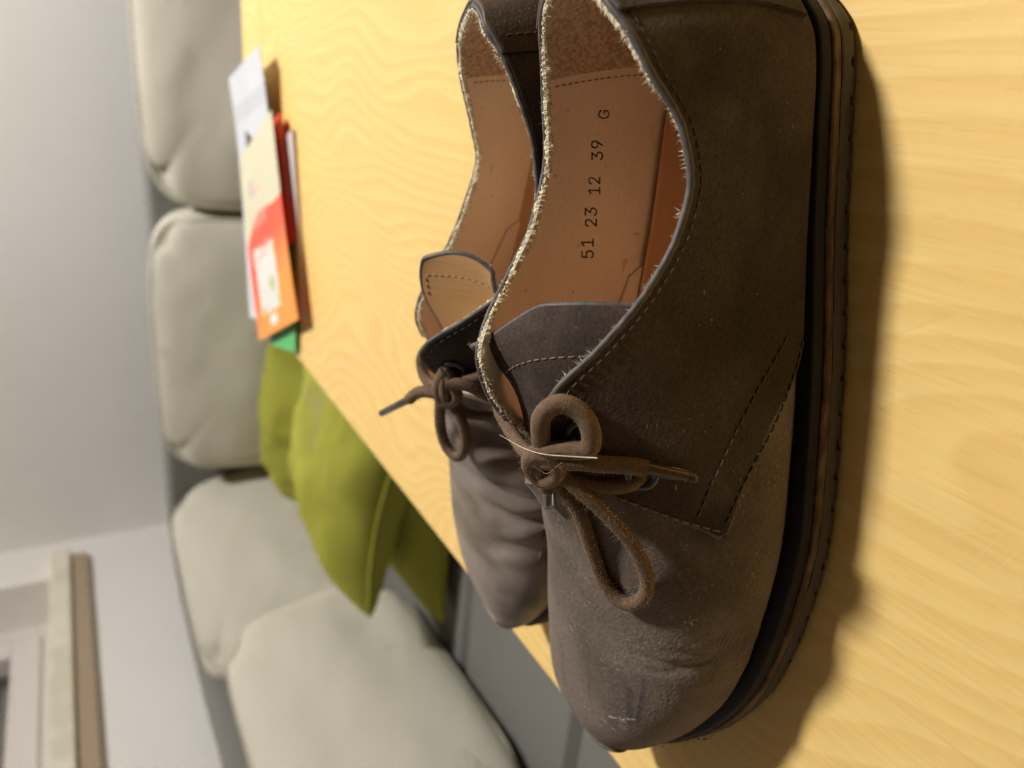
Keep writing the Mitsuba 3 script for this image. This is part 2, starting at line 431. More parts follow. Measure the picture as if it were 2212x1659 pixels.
# ------------------------------------------------------------------ dining table
TX0, TX1, TY0, TY1 = -0.275, 1.35, -0.32, 0.955
from shapely.geometry import box as sbox
outline = sbox(TX0, TY0, TX1, TY1).buffer(-0.03).buffer(0.03, 16)
prof = [(0.0, 0.0), (0.0006, 0.0018), (0.0025, 0.0028), (0.022, 0.0028), (0.0245, 0.0015), (0.026, -0.0006)]   # depth below the top, how far out
ringp = np.array(outline.exterior.coords)[:-1]
ringp = resample(ringp, 400, True)[:-1]
tn = np.roll(ringp, -1, 0) - np.roll(ringp, 1, 0)
tn /= np.linalg.norm(tn, axis=1, keepdims=True)
nn = np.stack([tn[:, 1], -tn[:, 0]], 1)
if ((ringp + nn * 0.01) @ [0, 0] * 0 + np.linalg.norm(ringp + nn * 0.01 - ringp.mean(0), axis=1) - np.linalg.norm(ringp - ringp.mean(0), axis=1)).mean() < 0:
    nn = -nn
layers = [np.c_[ringp + nn * (o - 0.0028), np.full(len(ringp), TABLE - d)] for d, o in prof]
V = np.vstack(layers + [[[ringp[:, 0].mean(), ringp[:, 1].mean(), TABLE]], [[ringp[:, 0].mean(), ringp[:, 1].mean(), TABLE - 0.026]]])
n = len(ringp)
F = [tri(grid_faces(len(prof), n, True))]
j = np.arange(n)
F += [np.stack([j, (j + 1) % n, j * 0 + len(V) - 2], -1), np.stack([(len(prof) - 1) * n + (j + 1) % n, (len(prof) - 1) * n + j, j * 0 + len(V) - 1], -1)]
m = trimesh.Trimesh(V, np.vstack(F), process=False)
m.fix_normals()
obj('tabletop', m, 'wood', 'dining_table', smooth=50)
for lx in (TX0 + 0.1, TX1 - 0.1):
    for ly in (TY0 + 0.1, TY1 - 0.1):
        obj('leg', box([lx, ly, (TABLE - 0.026) / 2], [0.07, 0.07, TABLE - 0.026], 0.006), 'wood_edge', 'dining_table', smooth=False)
obj('apron', cat([box([(TX0 + TX1) / 2, TY0 + 0.1, TABLE - 0.066], [TX1 - TX0 - 0.27, 0.022, 0.08]), box([(TX0 + TX1) / 2, TY1 - 0.1, TABLE - 0.066], [TX1 - TX0 - 0.27, 0.022, 0.08]),
                  box([TX0 + 0.1, (TY0 + TY1) / 2, TABLE - 0.066], [0.022, TY1 - TY0 - 0.27, 0.08]), box([TX1 - 0.1, (TY0 + TY1) / 2, TABLE - 0.066], [0.022, TY1 - TY0 - 0.27, 0.08])]), 'wood_edge', 'dining_table', smooth=False)
labels['dining_table'] = {'label': 'pale yellow beech dining table with scratched varnish that the shoes stand on', 'category': 'table'}

# ------------------------------------------------------------------ corner sofa
outer = spline([(1.6, 1.62), (0.9, 1.66), (0.09, 1.69), (-0.29, 1.72), (-0.54, 1.74), (-0.9, 1.785), (-1.07, 1.79), (-1.165, 1.72), (-1.205, 1.56), (-1.205, 1.27), (-1.17, 1.056), (-1.16, 0.7), (-1.16, 0.2), (-1.16, -0.3)], n=140)
t2 = np.gradient(outer, axis=0)
t2 /= np.linalg.norm(t2, axis=1, keepdims=True)
n2 = np.stack([-t2[:, 1], t2[:, 0]], 1)          # towards the room
ZB_ = 0.80
pr = [(0.0, 0.03), (0.0, ZB_ - 0.02), (0.006, ZB_ - 0.006), (0.02, ZB_), (0.10, ZB_), (0.114, ZB_ - 0.006), (0.12, ZB_ - 0.02), (0.12, 0.03)]
V = np.stack([np.c_[outer + n2 * o, np.full(len(outer), z)] for o, z in pr], 1)
m = trimesh.Trimesh(V.reshape(-1, 3), tri(grid_faces(len(outer), len(pr))), process=False)
caps = [[0, k, k + 1] for k in range(1, len(pr) - 1)] + [[(len(outer) - 1) * len(pr), (len(outer) - 1) * len(pr) + k + 1, (len(outer) - 1) * len(pr) + k] for k in range(1, len(pr) - 1)]
m = trimesh.Trimesh(m.vertices, np.vstack([m.faces, caps]), process=False)
if m.volume < 0:
    m.invert()
obj('backrest', m, 'sofa_grey', 'corner_sofa', smooth=40)
# seat: upholstered sections with seams between them, on a plinth
SZ = 0.445
edges_y = [-0.30, 0.14, 0.545, 0.845, 1.45]
for a, b in zip(edges_y[:-1], edges_y[1:]):
    obj('seat_section', box([(-1.05 - 0.34) / 2, (a + b) / 2, SZ - 0.08], [0.71, b - a - 0.003, 0.16], 0.012), 'sofa_grey', 'corner_sofa', smooth=20)
for a, b in zip([-1.05, -0.34, 0.3, 0.95], [-0.34, 0.3, 0.95, 1.6]):
    obj('seat_section', box([(a + b) / 2, 1.525, SZ - 0.08], [b - a - 0.003, 0.145, 0.16], 0.012) if a < -1 else box([(a + b) / 2, 1.24, SZ - 0.08], [b - a - 0.003, 0.70, 0.16], 0.012), 'sofa_grey', 'corner_sofa', smooth=20)
obj('plinth', cat([box([-0.70, 0.65, 0.155], [0.66, 1.85, 0.25]), box([0.62, 1.26, 0.155], [1.9, 0.6, 0.25])]), 'sofa_grey', 'corner_sofa', smooth=False)
for fx, fy in ((-1.0, -0.22), (-0.42, -0.22), (1.5, 1.5), (1.5, 1.0), (-1.0, 1.5)):
    obj('foot', box([fx, fy, 0.015], [0.05, 0.05, 0.03]), 'seal_black', 'corner_sofa', smooth=False)
labels['corner_sofa'] = {'label': 'dark grey upholstered corner sofa along the walls behind the table', 'category': 'sofa'}


def cushion(c, width, thick, height, wdir, lean, seed, puff=0.35):
    """back cushion: rounded box with a swelling front; c = centre of the bottom edge's back, wdir along the sofa, front = left of wdir"""
    wdir = np.asarray(wdir, float) / np.linalg.norm(wdir)
    fdir = np.array([-wdir[1], wdir[0]])
    a, b = np.meshgrid(np.linspace(-1, 1, 40), np.linspace(-1, 1, 40), indexing='ij')
    e = 5.0
    u = np.sign(a) * np.sin(np.abs(a) * np.pi / 2) ** 0.9
    v = np.sign(b) * np.sin(np.abs(b) * np.pi / 2) ** 0.9
    r = np.maximum(1e-9, (np.abs(u) ** e + np.abs(v) ** e) ** (1 / e))
    mx = np.maximum(np.abs(u), np.abs(v))
    s = np.where(r > 0, mx / r, 1)
    U, W = u * s * 1.0, v * s * 1.0
    edge = 1 - (np.abs(u) ** 6 + np.abs(v) ** 6).clip(0, 1)
    front = thick * (0.5 + 0.5 * puff * ((1 - u ** 2) * (1 - v ** 2)) ** 0.5 - 0.22 * (1 - edge ** 0.35))
    back = -thick * (0.5 - 0.22 * (1 - edge ** 0.35))
    nz = meshkit.fbm(np.stack([U * 2.2 + seed * 7, W * 2.2, U * 0], -1), 3, seed) - 0.5
    front = front + nz * 0.018 * edge
    ang = math.radians(lean)
    out = []
    for D in (front, back):
        h = (W * 0.5 + 0.5) * height
        d = D + thick * 0.5
        y = d * math.cos(ang) - h * math.sin(ang)
        z = h * math.cos(ang) + d * math.sin(ang)
        xy = np.asarray(c[:2]) + U[..., None] * width / 2 * wdir + y[..., None] * fdir
        out.append(np.concatenate([xy, (c[2] + z)[..., None]], -1))
    body = solid(out[0], out[1])
    # piping round the front panel
    k = 3
    A = out[0]
    loop = np.concatenate([A[k:-k, k], A[-k - 1, k:-k], A[-k - 1:k:-1, -k - 1], A[k, -k - 1:k:-1]])
    return body, tube(spline(loop[::3], n=160, closed=True), 0.0032, 6, True)


def add_cushion(args, label):
    b, p = cushion(*args)
    key = key_for('back_cushion')
    obj('cover', b, 'cushion_canvas', key, smooth=60)
    obj('piping', p, 'piping_canvas', key, smooth=True)
    labels[key] = {'label': label, 'category': 'cushion', 'group': 'beige back cushions on the sofa'}


add_cushion(((0.065, 1.605, 0.43), 0.64, 0.15, 0.368, (-1, 0.06), 7, 1), 'beige back cushion behind the stack of papers, furthest from the room corner')
add_cushion(((-0.548, 1.655, 0.43), 0.575, 0.15, 0.372, (-1, 0.08), 7, 2), 'beige back cushion against the back wall, right above the green pillows')
add_cushion(((-1.050, 1.415, 0.43), 0.55, 0.15, 0.365, (-0.17, -1), 11, 3), 'beige back cushion in the room corner, its edge behind the large puffed one')
add_cushion(((-1.03, 0.835, 0.43), 0.66, 0.17, 0.335, (0.06, -1), 11, 4), 'large puffed beige back cushion under the window sill, nearest the dark grey seat')


def pillow(c, size, thick, yaw, tilt, seed, pinch=0.10):
    a, b = np.meshgrid(np.linspace(-1, 1, 61), np.linspace(-1, 1, 61), indexing='ij')
    a, b = np.sin(a * np.pi / 2), np.sin(b * np.pi / 2)
    x = a * (1 - pinch * (1 - b ** 2) * np.abs(a) ** 2)
    y = b * (1 - pinch * (1 - a ** 2) * np.abs(b) ** 2)
    t = ((1 - a ** 2) * (1 - b ** 2)).clip(0) ** 0.33
    wr = meshkit.fbm(np.stack([a * 2.6 + seed * 5, b * 2.6, a * 0], -1), 4, seed) - 0.5
    rad = np.sin(np.arctan2(b, a) * 9 + seed) * (np.maximum(abs(a), abs(b)) ** 4) * (1 - np.maximum(abs(a), abs(b)) ** 8)
    droop = 0.035 * np.maximum(a ** 2, b ** 2) ** 2 * (0.4 + 0.6 * (a * b) ** 2)
    top = -droop + thick / 2 * (t * (1 + 0.55 * wr) + 0.16 * rad) + 0.003
    bot = -droop - thick / 2 * (t * (1 + 0.25 * wr)) - 0.0
    Rm = trimesh.transformations.euler_matrix(math.radians(tilt[0]), math.radians(tilt[1]), math.radians(yaw), 'sxyz')[:3, :3]
    out = [np.stack([x * size / 2, y * size / 2, z], -1) @ Rm.T + np.asarray(c) for z in (top, bot)]
    edge = np.concatenate([out[0][:, 0], out[0][-1, 1:], out[0][-2::-1, -1], out[0][0, -2:0:-1]])
    return solid(*out), tube(spline(edge[::4], n=160, closed=True), 0.003, 6, True)


def add_pillow(args, label):
    b, p = pillow(*args)
    key = key_for('pillow')
    obj('cover', b, 'pillow_green', key, smooth=60)
    obj('seam', p, 'pillow_green', key, smooth=True)
    labels[key] = {'label': label, 'category': 'pillow', 'group': 'green pillows stacked on the sofa'}


add_pillow(((-0.55, 1.07, 0.502), 0.46, 0.110, -10, (0, 0), 1), 'moss green pillow lying lowest of the stack, next to the dark grey seat')
add_pillow(((-0.525, 1.060, 0.568), 0.42, 0.155, -10, (-8, 8), 2), 'big moss green pillow in the middle of the stack')
add_pillow(((-0.715, 1.350, 0.520), 0.36, 0.165, -12, (32, -4), 3), 'moss green pillow at the back of the stack, nearest the papers')

# ------------------------------------------------------------------ papers on the table's far corner


def quad_sheet(c4, z, thick, bend=None, n=24, m=16):
    """c4: near-right, far-right, far-left, near-left corners (x, y); z at each; a sheet bent by bend(u, v)"""
    c4 = np.asarray(c4, float)
    z = np.broadcast_to(np.asarray(z, float), (4,))
    u, v = np.meshgrid(np.linspace(0, 1, n), np.linspace(0, 1, m), indexing='ij')
    P = np.zeros((n, m, 3))
    for k, w in enumerate(((1 - u) * (1 - v), (1 - u) * v, u * v, u * (1 - v))):
        P[..., :2] += w[..., None] * c4[k]
        P[..., 2] += w * z[k]
    if bend is not None:
        P[..., 2] += bend(u, v)
    Q = P.copy()
    Q[..., 2] -= thick
    me = solid(P, Q)
    uv = np.stack([np.r_[u.ravel(), u.ravel()], np.r_[v.ravel(), v.ravel()]], -1)
    return me, uv


def paper(key, mat, args, label, cat_='paper', part=None, group=None, uv=False):
    me, u = quad_sheet(*args)
    obj(key, me, mat, smooth=True if uv else 30, **({'uv': u} if uv else {}))
    labels[key] = {'label': label, 'category': cat_, **({'group': group} if group else {})}


LIL = [(-0.049, 0.722), (-0.100, 0.872), (-0.262, 0.830), (-0.219, 0.685)]
paper('magazine', 'paper_lilac', (LIL, TABLE + 0.0042, 0.0040), 'thin lilac grey magazine at the bottom of the paper stack', 'magazine')
paper('green_leaflet', 'paper_green', ([(-0.15, 0.710), (-0.20, 0.86), (-0.292, 0.825), (-0.264, 0.716)], TABLE + 0.0052, 0.0008), 'bright green leaflet whose corner peeks out below the orange flyer', 'leaflet')
paper('booklet', 'paper_red', ([(-0.037, 0.753), (-0.085, 0.87), (-0.20, 0.83), (-0.15, 0.713)], TABLE + 0.0086, 0.0032), 'thin booklet with a red spine under the flyer', 'booklet')
paper('booklet_001', 'paper_dark', ([(-0.078, 0.79), (-0.064, 0.878), (-0.20, 0.845), (-0.19, 0.75)], TABLE + 0.0150, 0.0006), 'dark printed booklet whose corner shows between the white letters and the flyer', 'booklet')


def letter_color(p, n, uv):
    c = mix((0.50, 0.51, 0.55), (0.56, 0.57, 0.61), noise(uv.x * 9.0, uv.y * 6.0, 0.0))
    band = smoothstep(0.085, 0.095, uv.x) * (1 - smoothstep(0.155, 0.165, uv.x))
    c = mix(c, (0.42, 0.43, 0.47), band * 0.6)
    spot = 1 - smoothstep(0.5, 1.0, dr.sqrt(dr.square((uv.x - 0.30) / 0.035) + dr.square((uv.y - 0.62) / 0.09)))
    return mix(c, (0.70, 0.78, 0.36), spot * 0.7)


principled('letter_print', proc(letter_color), roughness=0.6)
WH = [(0.013, 0.781), (-0.022, 0.941), (-0.282, 0.906), (-0.250, 0.745)]
for q in range(3):
    d = np.array([0.004 * (2 - q), 0.006 * (2 - q)])
    key = 'letter' if q == 0 else f'letter_{q:03d}'
    paper(key, 'letter_print' if q == 2 else 'paper_white', ([tuple(np.array(w) + d * (1 if k in (0, 1) else 0.2)) for k, w in enumerate(WH)], TABLE + 0.0104 + 0.0008 * q, 0.0006,
          lambda u, v: 0.006 * (1 - u) ** 5 - 0.0004 * np.sin(u * 3)), ['lowest white letter of the stack, only its curled end shows', 'white letter in the middle of the stack, its end curled up', 'topmost white letter with a grey band, half covered by the flyer'][q], 'letter', uv=(q == 2))


def flyer_color(p, n, uv):
    u, v = uv.x, uv.y
    cream = mi.Color3f(0.58, 0.54, 0.38)
    edge = 0.34 + 0.13 * v + 0.05 * dr.sin(v * 5.0 + 1.5)
    red = mix((0.80, 0.075, 0.035), (0.86, 0.30, 0.045), smoothstep(0.62, 0.98, u + (0.35 - 0.45 * v) * 0.6))
    c = mix(cream, red, smoothstep(-0.008, 0.008, u - edge))
    # pale picture with green leaves
    ins = smoothstep(0.56, 0.565, u + 0.10 * dr.abs(v - 0.45)) * (1 - smoothstep(0.885, 0.89, u)) * smoothstep(0.28, 0.29, v) * (1 - smoothstep(0.82, 0.83, v + 0.10 * (u - 0.62)))
    leaf = smoothstep(0.60, 0.70, fbm(u * 14.0, v * 7.0, 2.0, octaves=2))
    c = mix(c, mix((0.66, 0.65, 0.61), (0.36, 0.46, 0.11), leaf), ins)
    # a small pale label and washed-out lettering that cannot be read
    lab = smoothstep(0.905, 0.91, u) * (1 - smoothstep(0.955, 0.96, u)) * smoothstep(0.42, 0.43, v) * (1 - smoothstep(0.60, 0.61, v))
    c = mix(c, (0.76, 0.73, 0.70), lab)
    word = smoothstep(0.52, 0.53, u) * (1 - smoothstep(0.60, 0.61, u)) * smoothstep(0.40, 0.42, v) * (1 - smoothstep(0.86, 0.88, v)) * smoothstep(0.45, 0.6, noise(u * 70.0, v * 9.0, 1.0))
    c = mix(c, (0.86, 0.42, 0.36), word * 0.75)
    head = smoothstep(0.17, 0.18, u) * (1 - smoothstep(0.26, 0.27, u)) * smoothstep(0.45, 0.47, v) * (1 - smoothstep(0.80, 0.82, v)) * smoothstep(0.4, 0.55, noise(u * 30.0, v * 7.0, 5.0))
    c = mix(c, mix((0.80, 0.30, 0.28), (0.34, 0.36, 0.42), smoothstep(0.62, 0.72, v)), head * 0.6)
    text = smoothstep(0.29, 0.30, u) * (1 - smoothstep(0.43, 0.44, u)) * smoothstep(0.35, 0.37, v) * (1 - smoothstep(0.82, 0.84, v)) * smoothstep(0.4, 0.6, noise(u * 24.0, v * 60.0, 8.0))
    return mix(c, (0.55, 0.52, 0.42), text * 0.45)


principled('flyer_print', proc(flyer_color), roughness=0.35, specular=0.5)
paper('flyer', 'flyer_print', ([(-0.0345, 0.746), (-0.0970, 0.904), (-0.2910, 0.839), (-0.2140, 0.669)], [TABLE + 0.0172, TABLE + 0.0172, TABLE + 0.0158, TABLE + 0.0152], 0.0008,
      lambda u, v: 0.0010 * np.sin(u * 3.1) - 0.001 * (u ** 6)), 'cream, red and orange printed flyer on top of the paper stack', 'flyer', uv=True)

# ------------------------------------------------------------------ the two shoes (millimetres: x from the heel to the toe, y outwards from the foot's inner side, z up from the table)
LS = 282.0
SX = [0, 2, 6, 12, 21, 48, 72, 103, 136, 165, 190, 220, 243, 260, 271, 278, 281, 282]
slat = PC(SX, [-1, 9, 17, 25, 31.6, 37, 41, 47, 52, 54.8, 52.8, 46.5, 35, 21, 9, -1, -8, -13])
smed = PC(SX, [-1, -10, -16, -21, -25, -29, -29, -31, -37, -42, -45, -45, -42, -34, -26, -20, -16, -13])
ZB = 13.5
hz = PC([0, 30, 60, 90, 110, 125, 140, 155, 170, 185, 200, 220, 240, 252, 262, 272, 278, 282], [118, 118, 116, 112, 106, 98, 86, 73, 64, 58, 53.5, 50, 46, 42.5, 37, 29.5, 23, 13])
nex = PC([0, 60, 110, 150, 180, 230, 282], [1.05, 1.05, 1.1, 1.55, 2.45, 2.7, 2.4])
mex = PC([0, 60, 110, 150, 180, 230, 282], [2.0, 2.0, 2.0, 2.0, 2.35, 2.6, 2.4])
INS = 5.0


def spring(x):
    return 6 * (np.clip(np.asarray(x, float) - 200, 0, 90) / 82.0) ** 2


class Shoe:
    def __init__(s, key, heel, yaw, side, hs, ws, crease, T):
        s.key, s.side, s.hs, s.ws, s.crease, s.T = key, side, hs, ws, crease, T
        a = math.radians(yaw)
        s.H, s.F, s.Lt = np.array(heel), np.array([-math.cos(a), -math.sin(a)]), np.array([math.sin(a), -math.cos(a)]) * side

    def last(s, x, f):
        x, f = np.broadcast_arrays(np.asarray(x, float), np.asarray(f, float))
        xs = np.clip(x, 0, LS)
        a, b, c = slat(xs), smed(xs), np.interp(xs, [0, 30, 230, LS], [-1, 0, 0, -13])
        k = 1 - INS / 48
        n, m = nex(xs), mex(xs)
        H = (hz(xs) - ZB) * (1 - (1 - s.hs) * np.clip((xs - 120) / 40, 0, 1))
        co, si = np.cos(f), np.abs(np.sin(f))
        w = np.where(co > 0, (a - c) * k, (c - b) * k)
        zz = H * si ** (2 / m) * (1 - 0.30 * np.clip(-co, 0, 1) * np.exp(-((xs - 152) / 17) ** 2))
        w = w * np.where(co > 0, 1 - (1 - s.ws) * np.clip((140 - xs) / 50, 0, 1) * np.clip(xs / 20, 0, 1) * np.clip(zz / 20, 0, 1), 1)
        y = c + np.sign(co) * w * np.abs(co) ** (2 / n) * (1 - 0.07 * np.exp(-zz / 5))
        X = INS + xs / LS * (LS - 2 * INS + 1)
        lean = np.exp(-xs / 35) * (11 * (np.clip(ZB + zz - 30, 0, 60) / 45) ** 1.6)
        return np.stack([X + lean, y, ZB + zz + spring(x)], -1)

    def surf(s, x, f, off=0.0):
        """the last's surface pushed out by off; also its outward normals"""
        x, f = np.broadcast_arrays(np.asarray(x, float), np.asarray(f, float))
        th = np.arccos(np.clip(1 - 2 * x / LS, -1, 1))
        e = 0.01
        X = lambda t: LS * (1 - np.cos(np.clip(t, 1e-4, np.pi - 1e-4))) / 2
        t0, t1 = np.clip(th - e, 1e-3, np.pi - 1e-3), np.clip(th + e, 1e-3 + e, np.pi - 1e-3)
        t0 = np.minimum(t0, t1 - e)
        fa, fb = np.clip(f - e, 0.012, np.pi - 0.012), np.clip(f + e, 0.012, np.pi - 0.012)
        fa, fb = np.minimum(fa, fb - e * 0.5), np.maximum(fb, fa + e * 0.5)
        du = s.last(X(t1), f) - s.last(X(t0), f)
        dv = s.last(x, fb) - s.last(x, fa)
        N = np.cross(du, dv)
        N /= np.maximum(np.linalg.norm(N, axis=-1, keepdims=True), 1e-9)
        P = s.last(x, f)
        flip = (N * (P - np.array([100.0, 0, 30]) * [0, 1, 1] - P * [1, 0, 0])).sum(-1, keepdims=True) < 0
        N = np.where(flip, -N, N)
        return P + N * np.asarray(off)[..., None], N

    def world(s, P):
        P = np.asarray(P, float)
        out = np.empty(P.shape)
        out[..., :2] = (s.H + P[..., :1] * s.F + P[..., 1:2] * s.Lt) / 1000
        out[..., 2] = P[..., 2] / 1000 + TABLE
        return out

    def put(s, name, mesh, mat, smooth=40, label=None, kind=None, under=None):
        m = trimesh.Trimesh(s.world(mesh.vertices), mesh.faces[:, ::-1] if s.side < 0 else mesh.faces, process=False)
        return obj(name, m, mat, s.key if under is None else under, smooth=smooth, label=label, kind=kind)

    def dompath(s, pts, n, off=0.0):
        """a path over the last through (x, phi) points: positions, normals, and the (x, phi) themselves"""
        q = np.asarray(pts, float)
        th = np.arccos(1 - 2 * np.clip(q[:, 0], 0, LS) / LS)
        d = np.r_[0, np.cumsum(np.hypot(np.diff(th) * 120, np.diff(q[:, 1]) * 40))]
        dd = np.linspace(0, d[-1], 400)
        tt, ff = (PC(d, th)(dd), PC(d, q[:, 1])(dd)) if len(q) > 2 else (np.interp(dd, d, th), np.interp(dd, d, q[:, 1]))
        P = s.last(LS * (1 - np.cos(tt)) / 2, ff)
        L = np.r_[0, np.cumsum(np.linalg.norm(np.diff(P, axis=0), axis=1))]
        g = np.linspace(0, L[-1], n)
        tt, ff = np.interp(g, L, tt), np.interp(g, L, ff)
        x = LS * (1 - np.cos(tt)) / 2
        P, N = s.surf(x, ff, np.full(n, off))
        return P, N, x, ff


def stitches(P, N, pitch=3.1, ln=2.3, r=0.30):
    """a row of thread stitches along the path P"""
    d = np.r_[0, np.cumsum(np.linalg.norm(np.diff(P, axis=0), axis=1))]
    k = np.arange(0, d[-1] - ln, pitch)
    ms = []
    at = lambda u: np.stack([np.interp(u, d, P[:, q]) for q in range(3)], -1)
    nt = lambda u: np.stack([np.interp(u, d, N[:, q]) for q in range(3)], -1)
    for u in k:
        a, b, c = at(u), at(u + ln / 2), at(u + ln)
        nn = nt(u + ln / 2)
        p = np.array([a - nn * r, a * 0.75 + b * 0.25 + nn * r * 0.5, b + nn * r * 0.9, c * 0.75 + b * 0.25 + nn * r * 0.5, c - nn * r])
        ms.append(tube(p, np.array([r * 0.5, r, r * 1.1, r, r * 0.5]), 6))
    return cat(ms)


def fringe(P, N, U, r, per_mm=9, ln=(0.7, 2.1), tube_r=1.0):
    """raw, frayed leather edge along P: a lumpy cord and short fibres pointing along U"""
    L = np.linalg.norm(np.diff(P, axis=0), axis=1).sum()
    p = resample(P, int(L / 0.3))
    seed = int(r.integers(1000))
    wave = 0.45 + 0.9 * meshkit.noise(np.stack([np.arange(len(p)) * 0.055, np.zeros(len(p)), np.zeros(len(p))], -1), seed + 9)
    cord = tube(p, tube_r * wave, 8, disp=lambda s_, a: 1.5 * (meshkit.fbm(np.stack([s_ * 1.4 + a * 0, np.cos(a) * 1.3 + s_ * 0, np.sin(a) * 1.3 + s_ * 0], -1), 3, seed) - 0.42))
    n = int(L * per_mm)
    i = r.uniform(0, len(P) - 1.001, n)
    k = i.astype(int)
    w = (i - k)[:, None]
    at = lambda A: A[k] * (1 - w) + A[k + 1] * w
    clump = meshkit.noise(np.stack([i * L / len(P) * 0.5, i * 0, i * 0], -1), seed)
    tang = np.gradient(P, axis=0)
    tang /= np.linalg.norm(tang, axis=1, keepdims=True)
    D = at(U) * r.uniform(0.2, 1.0, (n, 1)) - at(N) * r.uniform(-0.4, 0.9, (n, 1)) + at(tang) * r.normal(0, 0.6, (n, 1))
    ln_ = r.uniform(*ln, n) * (0.35 + 1.2 * clump)
    return cat([cord, fibres(at(P), D, ln_, r.uniform(0.16, 0.34, n), r, 1.2)])


def braid(s_, a):
    """knit of a woven lace: V-shaped stitches in columns"""
    ph = a * 7 / (2 * np.pi)
    col = np.floor(ph * 2)
    row = s_ / 0.62 + np.where(col % 2 == 0, ph * 2 - col, 1 - (ph * 2 - col)) * 0.9
    return 0.22 * np.abs(np.sin(np.pi * row)) ** 0.7 - 0.18 + 0.13 * np.abs(np.sin(np.pi * (ph * 2 - col)))


def lace_tube(pts, r=2.1, flat=1.0, closed=False, step=0.20, taper=False):
    p = spline(pts, step=step, closed=closed)
    return tube(p, r, 28, closed, disp=braid, flat=flat), p


def lace_fuzz(paths, r, rad=2.1, per_mm=26):
    ms = []
    for p in paths:
        t, A, B = frames(p)
        L = np.linalg.norm(np.diff(p, axis=0), axis=1).sum()
        n = int(L * per_mm)
        k = r.integers(0, len(p), n)
        a = r.uniform(0, 2 * np.pi, n)[:, None]
        out = np.cos(a) * A[k] + np.sin(a) * B[k]
        D = out + t[k] * r.normal(0, 0.9, (n, 1)) + np.cross(out, t[k]) * r.normal(0, 0.6, (n, 1))
        ms.append(fibres(p[k] + out * rad * 0.95, D, r.gamma(2.0, 0.30, n) + 0.25, r.uniform(0.05, 0.09, n), r, 1.5))
    return cat(ms)


def torus_at(c, nrm, R, r, squash=0.7):
    m = trimesh.creation.torus(R, r, 40, 14)
    m.vertices[:, 2] *= squash
    m.apply_transform(trimesh.geometry.align_vectors([0, 0, 1], nrm))
    m.apply_translation(c)
    return m


def aglet_mesh(a, b, r0=1.5):
    p = np.array([np.asarray(a) * (1 - w) + np.asarray(b) * w for w in (0, 0.03, 0.2, 0.5, 0.9, 0.965, 1.0)])
    return tube(p, np.array([0.9, 1.08, 1.1, 1.06, 1.02, 0.92, 0.55]) * r0, 20)


